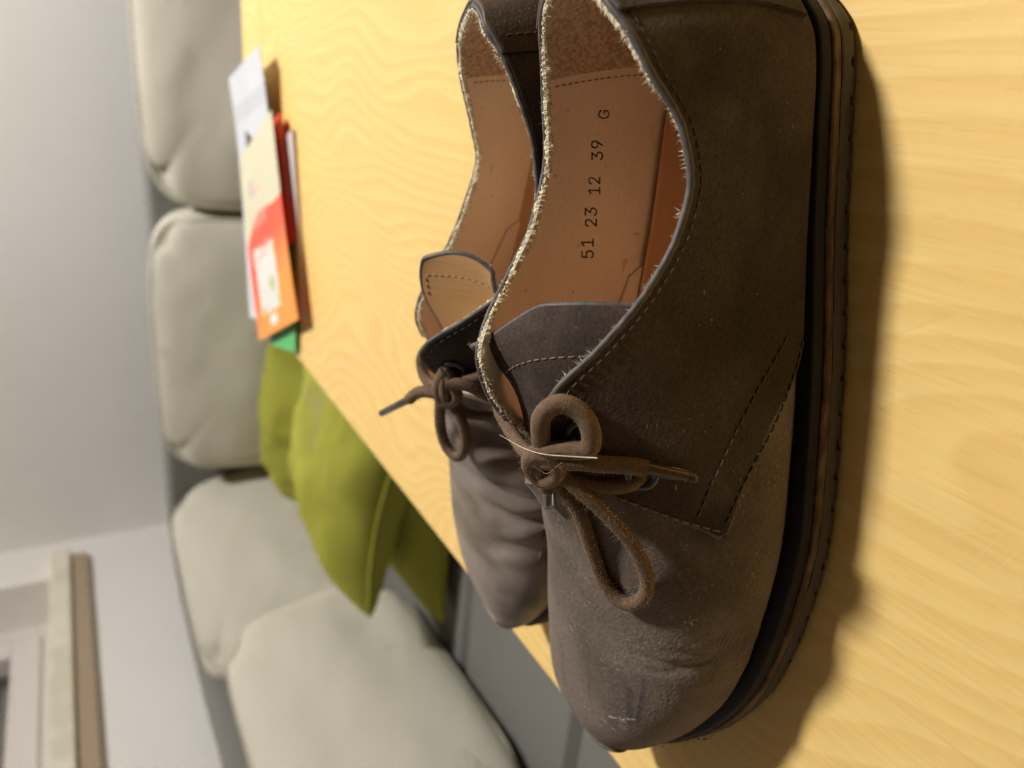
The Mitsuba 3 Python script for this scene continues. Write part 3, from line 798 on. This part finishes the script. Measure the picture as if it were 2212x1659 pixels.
def build_shoe(S, D):
    r = np.random.default_rng(D['seed'])
    # ---- sole: tread, mid layer and welt follow the outline
    tt = np.linspace(0, np.pi, 260)
    xs = LS * (1 - np.cos(tt)) / 2
    ringp = np.vstack([np.c_[xs, slat(xs)], np.c_[xs, smed(xs)][::-1][1:-1]])
    ringp = resample(ringp, 900, True)[:-1]
    tg = np.roll(ringp, -3, 0) - np.roll(ringp, 3, 0)
    tg /= np.linalg.norm(tg, axis=1, keepdims=True)
    nr = np.stack([tg[:, 1], -tg[:, 0]], 1)
    if ((ringp - ringp.mean(0)) * nr).sum() < 0:
        nr = -nr
    arc = np.r_[0, np.cumsum(np.linalg.norm(np.diff(ringp, axis=0), axis=1))]

    def band(profile, wob=0.0, seed=0):
        Ls = []
        for z, ins, notch in profile:
            n_ = meshkit.fbm(np.c_[ringp * 0.12, np.full(len(ringp), z * 0.2)], 3, seed) - 0.5
            tread = np.where((arc / 9.5 + 0.06 * np.sin(arc / 17)) % 1 < 0.20, notch, 0.0)
            q = ringp - nr * (ins + tread + wob * n_)[:, None]
            Ls.append(np.c_[q, z + spring(ringp[:, 0])])
        V = np.vstack(Ls + [[np.r_[Ls[0][:, :2].mean(0), profile[0][0]]], [np.r_[Ls[-1][:, :2].mean(0), profile[-1][0]]]])
        n = len(ringp)
        j = np.arange(n)
        F = np.vstack([tri(grid_faces(len(Ls), n, True)), np.stack([(j + 1) % n, j, j * 0 + len(V) - 2], -1), np.stack([(len(Ls) - 1) * n + j, (len(Ls) - 1) * n + (j + 1) % n, j * 0 + len(V) - 1], -1)])
        m = trimesh.Trimesh(V, F, process=False)
        if m.volume < 0:
            m.invert()
        return m

    S.put('outsole', band([(0.0, 3.2, 1.4), (0.5, 2.5, 1.6), (2.6, 2.0, 1.6), (2.9, 2.0, 0.0), (5.6, 2.1, 0.0), (6.0, 2.5, 0.0)], 0.7, 3), 'rubber', label='dark grey rubber outsole with cut tread')
    S.put('midsole', band([(6.0, 2.9, 0), (6.2, 2.5, 0), (8.4, 2.45, 0), (8.8, 2.9, 0)], 0.8, 5), 'midsole', label='thin brown mid layer of the sole')
    S.put('welt', band([(8.8, 3.8, 0), (9.2, 3.4, 0), (12.2, 3.6, 0), (13.0, 4.4, 0), (13.3, 7.5, 0)], 0.3, 6), 'welt', label='black welt strip around the sole')

    # ---- vamp: the whole forefoot, tucked under the quarters
    fs = np.concatenate([np.linspace(0, np.pi, 90)])
    x0 = PC([0, 0.1, 0.164, 0.301, 0.414, 0.73, 0.9, 1.1, 1.57], [88, 92, 110, 128, 139, 139, 136, 134, 140])
    st = np.array([x0(f) + (D['vamp_back'] * np.exp(-((f - 1.35) / 0.6) ** 2)) if f < np.pi / 2 else x0(np.pi - f) + D['vamp_back'] * min(1.0, 1 - 0.13 + (f - 1.57)) * (f < 2.72) for f in fs])
    s_ = np.linspace(0, 1, 230)[:, None]
    th = np.arccos(1 - 2 * st / LS)[None] * (1 - s_) + s_ * (np.pi - 0.004)
    X = LS * (1 - np.cos(th)) / 2
    Fg = np.broadcast_to(fs[None], X.shape)
    off = S.crease(X, Fg)
    lo = meshkit.fbm(np.stack([X * 0.02, Fg * 1.2, X * 0], -1), 3, D['seed']) - 0.5
    off = off + lo * 1.2 * np.clip(np.sin(Fg) * 2, 0, 1)
    P, N = S.surf(X, Fg, off)
    Q, _ = S.surf(X, Fg, off * 0 - 1.5)
    k0, k1 = 1, int(np.argmin(np.abs(X[:, 45] - 222)))
    La, _ = S.surf(X, Fg, off * 0 - 1.55)
    Lb, _ = S.surf(X, Fg, off * 0 - 2.5)
    S.put('vamp_lining', solid(La[:k1, k0:-k0], Lb[:k1, k0:-k0]), 'lining', smooth=60)
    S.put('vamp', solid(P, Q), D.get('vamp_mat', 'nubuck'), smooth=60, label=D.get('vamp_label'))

    # ---- quarters with their linings
    collar = {}
    for sg, name in ((1, 'lat'), (-1, 'med')):
        T = D['T_' + name]
        B = D['B_' + name]
        n, mrow = 150, 34
        Pt, Nt, xt, ft = S.dompath(T, n)
        Pb, Nb, xb, fb = S.dompath(B, n)
        tht, thb = np.arccos(1 - 2 * np.clip(xt, 0, LS) / LS), np.arccos(1 - 2 * np.clip(xb, 0, LS) / LS)
        v = np.linspace(0, 1, mrow)[None]
        th = thb[:, None] * (1 - v) + tht[:, None] * v
        X, Fg = LS * (1 - np.cos(th)) / 2, fb[:, None] * (1 - v) + ft[:, None] * v
        und = meshkit.fbm(np.stack([X * 0.025, Fg * 1.3, X * 0 + sg], -1), 3, D['seed'] + 3) - 0.5
        up = 1.55 + 1.1 * und * np.sin(np.pi * v)
        P, N = S.surf(X, Fg, up)
        Q, _ = S.surf(X, Fg, up * 0 + 0.05)
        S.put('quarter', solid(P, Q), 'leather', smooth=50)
        # lining: from the heel seam forward; suede patch behind the seam
        Li, _ = S.surf(X, Fg, up * 0 + 0.0)
        Lo, _ = S.surf(X, Fg, up * 0 - 1.2)
        k = int(np.argmin(np.abs(xt - D['seam']))) + 1
        S.put('lining', solid(Li[k - 1:], Lo[k - 1:]), 'lining', smooth=50, label='smooth tan leather lining')
        Lo2, Nl = S.surf(X, Fg, up * 0 - 1.6)
        S.put('heel_lining', solid(Li[:k + 3], Lo2[:k + 3]), 'suede', smooth=50, label='rough suede heel lining')
        S.put('stitching', stitches(Lo[k + 4, 6:-1], -N[k + 4, 6:-1], 2.6, 1.8, 0.22), 'thread_tan', kind='stuff', smooth=False)
        Up = P[:, -1] - P[:, -3]
        Up /= np.linalg.norm(Up, axis=1, keepdims=True)
        C = P[:, -1] - N[:, -1] * 0.72
        # folded outer rim and frayed inner edge
        rim = S.put('collar_rim', tube(spline(C[::2] + Up[::2] * 0.05, step=1.0), 1.08, 10, disp=lambda q, a: 0.06 * np.sin(q * 1.3 + a)), 'leather_edge', smooth=True, label='worn shiny edge of the leather')
        E = C - N[:, -1] * 1.35 + Up * np.where(xt < 34, 0.3, D['raw_up_' + name])[:, None]
        S.put('raw_edge', fringe(E[:D['fr_' + name]], N[:, -1], Up, r, tube_r=D['raw_' + name]), 'raw_edge', smooth=False, label='frayed cream edge of the lining')
        S.put('stitching', stitches(P[:, -1] - Up * 2.5 + N[:, -2] * 0.08, N[:, -2], 2.9, 2.0, 0.24), 'thread', kind='stuff', smooth=False)
        collar[name] = (P, N, Up)
        # cut front edge of the quarter
        fe = np.concatenate([P[int(n * 0.80):, 0] - N[int(n * 0.80):, 0] * 0.8, P[-1, 1:] - N[-1, 1:] * 0.8])
        S.put('quarter_edge', tube(spline(fe[::3], step=1.0), 0.85, 10, disp=lambda q, a: 0.10 * np.sin(q * 1.7 + a * 2)), 'leather_edge', smooth=True, label='worn cut edge of the leather')
        # double row along the front edge of the quarter
        for line, mat_ in D['rows_' + name]:
            p, nn, _, _ = S.dompath(line, 120, 1.62)
            S.put('stitching', stitches(p, nn), mat_, kind='stuff', smooth=False)
    # ---- heel strap over the seam at the back
    hl = D['heel_x']
    fl = np.linspace(0.06, 1, 30)
    ftop_l, ftop_m = D['T_lat'][0][1], np.pi - D['T_med'][0][1]
    rows = []
    for sgn, ftop in ((1, ftop_l), (-1, ftop_m)):
        w = np.linspace(0, 1, 16)
        X = hl * (w[:, None] ** 1.6) * (1 + 0.12 * (1 - fl[None]) ** 4)
        # follow the collar: its height drops forwards
        Tc = D['T_lat'] if sgn > 0 else [(a, np.pi - b) for a, b in D['T_med']]
        fcol = np.interp(X[:, -1], [a for a, _ in Tc], [b for _, b in Tc])
        Fq = fl[None] * fcol[:, None]
        rows.append((X, Fq if sgn > 0 else np.pi - Fq))
    for X, Fq in rows:
        P, N = S.surf(X, Fq, X * 0 + 2.75)
        Q, _ = S.surf(X, Fq, X * 0 + 1.5)
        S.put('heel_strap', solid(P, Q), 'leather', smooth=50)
        S.put('stitching', stitches(P[-4, 1:-1] + N[-4, 1:-1] * 0.1, N[-4, 1:-1]), 'thread', kind='stuff', smooth=False)
        S.put('collar_rim', tube(spline((P[:, -1] + Q[:, -1]) / 2, step=1.0), 0.8, 10), 'leather_edge', smooth=True)
    # ---- footbed
    xs = np.linspace(6, 225, 90)
    v = np.linspace(-1, 1, 30)
    tp = 7.5 + 7.0 * np.clip((xs - 110) / 60, 0, 1)
    a, b = slat(xs) - tp, smed(xs) + tp
    Y = (a + b)[:, None] / 2 + v[None] * (a - b)[:, None] / 2
    Z = 15.5 + 3.0 * np.abs(v[None]) ** 4 + 1.5 * np.exp(-((xs[:, None] - 95) / 30) ** 2) * (v[None] < 0) * (-v[None])
    Pf = np.stack([np.broadcast_to(xs[:, None], Y.shape) + 2, Y, np.broadcast_to(Z, Y.shape)], -1)
    S.put('footbed', solid(Pf, Pf - [0, 0, 2.5]), 'footbed', smooth=60, label='orange brown leather footbed')
    # ---- tongue
    for part in D['tongue']:
        R = np.array(part, float)
        nr_, nc = R.shape[:2]
        uu, vv = np.linspace(0, nr_ - 1, 46), np.linspace(0, nc - 1, 46)
        G = CubicSpline(np.arange(nr_), R, axis=0)(uu)
        G = CubicSpline(np.arange(nc), G, axis=1)(vv)
        N = grid_normals(G)
        if N[..., 2].mean() < 0:
            N = -N
        top, bot = ('leather', 'lining') if D['tongue_out'] else ('tongue_lining_shaded', 'leather')
        lt, lb = (None, 'tan underside of the tongue') if D['tongue_out'] else ('smooth tan inner face of the flipped tongue', None)
        S.put('tongue', solid(G + N * 0.9, G), top, smooth=60, label=lt)
        S.put('tongue_back', solid(G - N * 0.02, G - N * 1.1), bot, smooth=60, label=lb)
        e = np.concatenate([G[::-1, 0], G[0, 1:], G[1:, -1]])[8:-8]
        S.put('tongue_rim', tube(spline(e[::2], step=0.8), 1.05, 10), 'leather_edge', smooth=True)
        ne = np.concatenate([N[::-1, 0], N[0, 1:], N[1:, -1]])[8:-8]
        ct = G[14:, :].mean((0, 1))
        U = e - ct
        U /= np.linalg.norm(U, axis=1, keepdims=True)
        n_ = 700
        kk = r.integers(8, len(e) - 8, n_)
        S.put('tongue_fuzz', fibres(e[kk] + U[kk] * 0.6, U[kk] + r.normal(0, 0.5, (n_, 3)), r.uniform(0.4, 1.5, n_), r.uniform(0.06, 0.12, n_), r, 1.0), 'fuzz' if D['tongue_out'] else 'raw_edge', kind='stuff', smooth=False)
        i0 = D['tongue_row']
        inner = np.concatenate([G[i0 + 9:i0:-1, 3], G[i0, 3:-3], G[i0 + 1:i0 + 12, -4]])
        ni = np.concatenate([N[i0 + 9:i0:-1, 3], N[i0, 3:-3], N[i0 + 1:i0 + 12, -4]])
        inner = spline(inner[::3], n=160)
        ni = resample(ni, 160)
        S.put('stitching', stitches(inner + ni * 0.95, ni, 2.9, 2.1, 0.26), 'thread_light' if D['tongue_out'] else 'thread_tan', kind='stuff', smooth=False)
    # ---- eyelets
    for f_ in D['eyelets']:
        P, N = S.surf(np.array([f_[0]]), np.array([f_[1]]), np.array([2.0]))
        S.put('eyelet', torus_at(P[0], N[0], 3.6, 1.25), 'black_metal', smooth=True, label='black metal eyelet')
        disc = trimesh.creation.cylinder(3.2, 0.4, sections=30)
        disc.apply_transform(trimesh.geometry.align_vectors([0, 0, 1], N[0]))
        S.put('eyelet_hole', disc.apply_translation(P[0] - N[0] * 0.2), 'seal_black', label='dark hole of the eyelet')
    # ---- laces
    ms, paths = [], []
    for pts, rad, flat in D['lace']:
        m, p = lace_tube(pts, rad, flat)
        ms.append(m)
        paths.append(p)
    lk = S.put('lace', cat(ms), 'lace', smooth=60, label='woven brown shoelace tied in a bow')
    S.put('fuzz', lace_fuzz(paths, r), 'fuzz', smooth=False, kind='stuff', under=lk)
    for a, b, core in D['aglets']:
        S.put('aglet', aglet_mesh(a, b), 'clear_plastic', smooth=True, under=lk, label='clear plastic tip of the lace')
        a, b = np.array(a), np.array(b)
        S.put('aglet_core', tube(np.array([a * (1 - w) + b * w for w in np.linspace(0.02, core, 30)]), np.linspace(1.15, 0.85, 30), 14, disp=lambda q, an: 0.08 * np.sin(q * 5 + an * 3)), 'lace', smooth=True, under=lk)
    return collar


def mirror(pts):
    return [(x, math.pi - f) for x, f in pts]


def crease_near(x, f):
    d = np.zeros_like(x)
    for x0, sl, a, w, f0, fw in ((203, 6, -0.55, 1.7, 0.55, 0.45), (199, 9, -0.45, 1.3, 0.40, 0.35), (207, 4, -0.35, 1.4, 0.65, 0.4), (195, 10, -0.3, 1.2, 0.30, 0.25), (211, 2, 0.35, 3.0, 0.5, 0.5)):
        xx = x0 + sl * (f - 0.6) + 1.2 * np.sin(f * 9 + x0)
        d = d + a * np.exp(-((x - xx) / w) ** 2) * np.exp(-((f - f0) / fw) ** 2)
    d = d * 1.7
    d = d - 1.4 * np.exp(-((x - 186) / 14) ** 2) * np.exp(-((f - 2.0) / 0.5) ** 2)
    return d


def crease_far(x, f):
    d = np.zeros_like(x)
    for x0, sl, a, w, f0, fw in ((176, -2, 1.2, 6, 2.2, 0.7), (187, -4, -1.9, 4.0, 2.4, 0.6), (194, -6, 1.3, 3.2, 2.3, 0.5), (200, -7, -1.5, 3.0, 2.45, 0.55), (208, -7, 1.5, 4.5, 2.4, 0.55),
                                 (217, -7, -1.7, 4.0, 2.35, 0.45), (224, -8, 1.3, 4.0, 2.2, 0.40), (166, 3, -1.3, 4.5, 2.5, 0.6)):
        xx = x0 + sl * (f - 2.2) + 1.4 * np.sin(f * 6 + x0)
        d = d + a * np.exp(-((x - xx) / w) ** 2) * np.exp(-((f - f0) / fw) ** 2)
    for k in range(5):
        xx = 219 + 1.3 * k - 9 * (f - 2.2)
        d = d - 0.22 * np.exp(-((x - xx) / 0.7) ** 2) * np.exp(-((f - 2.1) / 0.25) ** 2)
    return d


# near shoe
near = Shoe('shoe', (43.0, 176.0), 4.5, +1, 1.0, 1.0, crease_near, None)
tip = [(98, 0.0), (123.5, 0.164), (142, 0.301), (155.8, 0.414)]
NEAR = dict(
    seed=11, vamp_back=13, seam=26, heel_x=14.8,
    T_lat=[(0, 0.60), (9.6, 0.588), (28.3, 0.512), (45.8, 0.411), (57.3, 0.392), (70.1, 0.424), (85.6, 0.52), (100.5, 0.67), (114.2, 0.854), (124.4, 0.955), (133.7, 1.015), (138.5, 1.005)],
    B_lat=[(0, 0.0), (30, 0.0), (60, 0.0)] + tip,
    T_med=mirror([(0, 0.60), (5.5, 0.596), (33.5, 0.52), (51.7, 0.493), (72.8, 0.549), (88.0, 0.665), (105.3, 0.861), (112.1, 0.928), (124.9, 0.970), (132, 0.99), (139, 1.02), (145, 1.03)]),
    B_med=mirror([(0, 0.0), (30, 0.0), (60, 0.0)] + tip),
    fr_lat=128, fr_med=150, raw_lat=0.75, raw_med=1.05, raw_up_lat=-0.75, raw_up_med=0.25,
    rows_lat=[([(98.5, 0.095), (111.3, 0.195), (131.9, 0.352), (151.4, 0.537)], 'thread'), ([(100.5, 0.02), (119.8, 0.124), (137.9, 0.273), (153.5, 0.419)], 'thread'),
              ([(153.5, 0.43), (151.4, 0.537), (146.5, 0.73), (142.8, 0.85), (139.5, 0.93)], 'thread_light')],
    rows_med=[],
    tongue_out=True, tongue_row=13,
    tongue=[[[(112.5, -17.5, 86.8), (107.5, -10.5, 82.3), (99, -0.5, 77), (96, 7, 74.5), (94.3, 16, 69), (94, 24, 61)],
             [(119, -13, 78), (114, -5, 79.5), (110, 3, 78.5), (107, 12, 75.5), (105, 20, 70), (104, 27, 62)],
             [(128, -10, 73), (126, -3, 74.5), (123, 5, 74.5), (120, 13, 72.5), (118, 21, 67.5), (117, 28, 60)],
             [(140, -14, 67), (139, -6, 69), (138, 2, 70), (136, 10, 69), (134, 19, 65), (133, 27, 58)],
             [(152, -16, 60), (152, -8, 63), (152, 0, 63.5), (151, 8, 62), (150, 18, 58), (149, 26, 52)]]],
    eyelets=[(124.7, 0.803), (136.2, 0.661), (126, math.pi - 0.80), (137.5, math.pi - 0.68)],
    lace=[([(134.5, 18.2, 81.5), (126.7, 20.1, 84.9), (120.3, 21.9, 85.2), (117.5, 24.6, 82.6), (118.7, 28.0, 79.0), (123.3, 30.8, 76.8), (128.6, 30.0, 76.3), (130.1, 26.3, 79.0), (131.5, 22.2, 82.6), (134.2, 17.6, 85.1), (137, 15, 83)], 2.55, 1.0),
          ([(138.1, 18.0, 80.5), (140.7, 17.8, 79.1), (148.7, 19.8, 72.9), (159.9, 20.5, 67.0), (171.5, 20.9, 62.2), (179.2, 23.3, 58.8), (181.9, 28.0, 56.0), (178.0, 32.8, 54.2), (169.7, 35.4, 55.6), (160.2, 34.7, 60.0), (152.6, 31.7, 65.2), (146.3, 27.7, 70.9), (141.5, 23.8, 76.0), (138.1, 20.5, 79.6)], 2.0, 1.0),
          ([(135.0, 18.5, 83.5), (135.0, 21.6, 82.0), (133.9, 25.8, 77.8), (133.8, 30.0, 71.9), (133.9, 33.6, 65.6), (134.4, 36.0, 61.2)], 2.25, 1.0),
          ([(139.5, 18.5, 79.8), (141.5, 23.6, 73.9), (141.5, 29.1, 67.0), (139.6, 32.6, 62.0), (137.2, 32.9, 58.6)], 2.1, 1.0),
          ([(136.0, 18.0, 82.6), (138.5, 16.6, 82.2), (143.4, 14.3, 79.3), (147.4, 13.3, 76.7)], 2.0, 1.0),
          ([(136.5, 13.5, 82.0), (138.6, 4.0, 79.5), (139.2, -4.0, 77.0), (136.8, -16.4, 75.0), (132.5, -22.6, 73.6), (129.0, -24.5, 71.0), (126.5, -22.0, 68.5)], 2.05, 1.0),
          ([(134.3, 17.4, 85.2), (139.4, 13.9, 83.3), (143.0, 14.6, 80.4), (141.4, 19.2, 79.4), (136.5, 22.6, 80.2), (132.9, 21.8, 83.2), (134.3, 17.6, 85.3), (138.0, 14.6, 84.0)], 2.3, 1.0),
          ([(126.0, -5.0, 66.0), (130.0, 2.0, 71.5), (131.5, 12.0, 74.0), (128.0, 22.0, 72.5)], 2.0, 1.0)],
    aglets=[((134.3, 35.8, 61.2), (136.5, 43.1, 49.2), 0.80), ((146.8, 13.5, 77.0), (155.8, 8.3, 72.4), 0.25)],
)
# scuffs on its toe
for a, b, w, sgt in (((225.4, 1.491), (238.5, 1.442), 1.0, 0.5), ((217.5, 1.178), (220.8, 1.054), 0.8, 0.3), ((221.0, 1.06), (236.6, 0.949), 2.2, 0.8), ((214.0, 0.936), (227.0, 0.915), 1.3, 0.7), ((227.0, 0.915), (237.9, 0.863), 1.5, 0.8),
                      ((228, 1.75), (246, 1.70), 2.4, 0.35)):
    p = [near.world(near.last(*q)) for q in (a, b)]
    MARKS.append((p[0], p[1], w / 1000, sgt))
for a, b, w, sgt in (((240.4, 1.18), (236.5, 1.0), 0.45, 0.8), ((236.5, 1.0), (234.3, 0.921), 0.55, 0.9), ((238, 1.02), (242, 0.98), 2.4, 0.25), ((244, 1.25), (247.5, 0.95), 0.5, 0.5), ((183.5, 0.62), (187, 0.60), 0.5, 0.7), ((184.5, 0.57), (186, 0.66), 0.4, 0.6)):
    p = [near.world(near.last(*q)) for q in (a, b)]
    NICKS.append((p[0], p[1], w / 1000, sgt))
COL = build_shoe(near, NEAR)
# size numbers stamped on the lining of its inner quarter
for word, a, b, c in (('51', (85.9, 2.865), (79.3, 2.858), (85.6, 2.807)), ('23', (75.5, 2.869), (69.2, 2.863), (75.3, 2.813)), ('12', (65.0, 2.874), (59.6, 2.869), (64.9, 2.821)),
                      ('39', (54.3, 2.876), (48.2, 2.870), (54.3, 2.825)), ('G', (41.5, 2.888), (38.8, 2.884), (41.6, 2.841))):
    m = meshkit.text_mesh(word, 1.0, 0.02)
    lo, hi = m.bounds
    q = (m.vertices - lo) / (hi - lo)
    a, b, c = np.array(a), np.array(b), np.array(c)
    dom = a + q[:, :1] * (b - a) + q[:, 1:2] * (c - a)
    P, _ = near.surf(dom[:, 0], dom[:, 1], -1.2 - 0.06 * q[:, 2])
    m = trimesh.Trimesh(P, m.faces, process=False)
    near.put('size_stamp', m, 'ink', smooth=False, label=f'stamped black characters {word}')
labels['shoe'] = {'group': 'pair of brown shoes', 'label': 'dark brown nubuck lace-up shoe in front, size numbers stamped in its tan lining', 'category': 'shoe'}

# far shoe
far = Shoe('shoe_001', (38.0, 237.0), -4.2, -1, 0.88, 0.86, crease_far, None)
FAR = dict(
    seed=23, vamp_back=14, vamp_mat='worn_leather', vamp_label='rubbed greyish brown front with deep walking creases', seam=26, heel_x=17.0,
    T_lat=[(0, 0.52), (4.2, 0.50), (17.4, 0.478), (28.2, 0.443), (49.8, 0.353), (62.9, 0.309), (82.4, 0.349), (101.0, 0.42), (112, 0.50), (124, 0.64), (132, 0.72), (140, 0.74)],
    B_lat=[(0, 0.0), (30, 0.0), (60, 0.0)] + tip,
    T_med=[(0, math.pi - 0.54), (7.2, 2.59), (15.7, 2.632), (32.7, 2.708), (49.6, 2.771), (67.2, 2.80), (77.3, 2.794), (96.3, 2.72), (111.1, 2.51), (122.6, 2.243), (128.5, 2.13), (134.7, 2.095), (140.5, 2.125)],
    B_med=mirror([(0, 0.0), (30, 0.0), (60, 0.0)] + tip),
    fr_lat=150, fr_med=120, raw_lat=1.0, raw_med=0.7, raw_up_lat=0.25, raw_up_med=-0.25,
    rows_lat=[], rows_med=[(mirror([(98.5, 0.095), (111.3, 0.195), (131.9, 0.352), (151.4, 0.537)]), 'thread'), (mirror([(153.5, 0.43), (151.4, 0.537), (148, 0.73), (144, 0.92)]), 'thread')],
    tongue_out=False, tongue_row=11,
    tongue=[[[(98.8, 8, 73.3), (95.8, 3, 69.6), (93.6, -3, 65.3), (94.0, -9, 60.8), (97.0, -15, 57.0)],
             [(106, 10.5, 72.8), (103.5, 3, 67.5), (102, -5, 62.3), (102, -12, 58.0), (104, -17.5, 55.3)],
             [(116, 11.5, 69.3), (115, 3, 63.8), (113.5, -6, 58.2), (111, -13, 54.5), (109, -18, 52.0)],
             [(126, 10, 63), (127, 2, 58.5), (126, -7, 54.5), (123.5, -13, 51.5), (121, -18, 49.0)],
             [(138, 9, 58), (139, 2, 55), (139, -6, 52), (138, -12, 50), (136, -17, 47)]]],
    eyelets=[(132.0, 2.271), (142.0, 2.46), (128, 0.52), (139, 0.50)],
    lace=[([(132.3, -13.6, 70.0), (133.4, -16.6, 72.6), (138.7, -18.4, 73.4), (146.1, -17.0, 71.0)], 2.1, 1.0),
          ([(140.0, -18.0, 72.0), (142.4, -16.9, 72.9), (144.6, -11.5, 76.0), (153.6, 1.0, 78.0)], 2.15, 1.0),
          ([(127.0, -6.5, 66.0), (129.0, -3.0, 70.5), (134.0, 2.6, 72.0), (140.1, 6.3, 72.0), (144.6, 2.6, 72.0), (144.2, -7.4, 72.0), (141.6, -15.4, 72.0)], 2.0, 1.0),
          ([(144.5, -16.0, 71.8), (146.9, -14.2, 71.5), (157.7, -8.8, 69.0), (167.7, -6.5, 66.0), (173.1, -9.2, 64.0), (174.0, -13.7, 62.5), (168.4, -18.6, 62.0), (160.7, -20.1, 63.0), (152.5, -19.5, 66.0), (146.9, -17.2, 69.0)], 2.0, 1.0),
          ([(140.1, -18.2, 72.0), (137.2, -20.5, 67.5), (133.5, -25.0, 61.0), (132, -25.5, 52.0)], 2.1, 1.0),
          ([(137.5, -20.0, 73.0), (136.6, -24.6, 67.5), (139.7, -27.2, 61.0), (143.5, -28.5, 54.0)], 2.15, 1.0),
          ([(132.8, -18.4, 73.5), (140.0, -16.0, 74.4), (147.0, -16.4, 71.9), (144.6, -20.0, 69.0), (137.7, -20.6, 71.0), (134, -18, 73)], 2.2, 1.0),
          ([(146.9, -17.2, 69.0), (151.5, -18.3, 63.0), (152.5, -21.0, 56.0), (151.0, -23.0, 47.0)], 2.0, 1.0)],
    aglets=[((152.8, -0.2, 78.0), (177.9, 34.3, 77.0), 0.92)],
)
build_shoe(far, FAR)
labels['shoe_001'] = {'group': 'pair of brown shoes', 'label': 'creased dark brown lace-up shoe behind, its tongue flipped up showing the tan inside', 'category': 'shoe'}

# ------------------------------------------------------------------ small stray things on the near shoe and the table
hp = spline([(130.3, 9.4, 91.0), (131.2, 15.7, 89.0), (131.2, 22.8, 86.6), (130.5, 28.5, 82.0), (129.6, 34.3, 76.5)], n=60)
m = tube(near.world(hp), np.linspace(0.00006, 0.00019, 60), 8)
obj('hair', m, 'hair_white', smooth=True)
labels['hair'] = {'label': 'stiff white hair lying across the knot of the front shoe', 'category': 'hair'}
hp = spline([(135.2, 16.0, 87.4), (136.8, 19.8, 85.2), (138.0, 21.4, 83.3), (135.3, 24.5, 82.6), (133.3, 26.0, 81.4)], n=60)
obj('fibre', tube(near.world(hp), 0.00004, 6), 'hair_white', smooth=True)
labels['fibre'] = {'label': 'fine pale fibre curved below the white hair on the knot', 'category': 'fibre'}
cr = []
for k in range(16):
    x = 262 + rng.normal(0, 7)
    x = min(x, 281)
    c = np.array([x + 0.8, float(slat(x)) - 2.4 + rng.uniform(-0.6, 0.8), 2.5 + float(spring(x)) + rng.uniform(-1.5, 5)])
    s = trimesh.creation.icosphere(1, rng.uniform(0.12, 0.42))
    s.vertices *= rng.uniform(0.6, 1.3, 3)
    s.vertices += rng.normal(0, 0.05, s.vertices.shape)
    cr.append(s.apply_translation(c))
near.put('dried_soil', cat(cr), 'soil', smooth=False, kind='stuff', label='dried soil stuck to the sole at the toe')
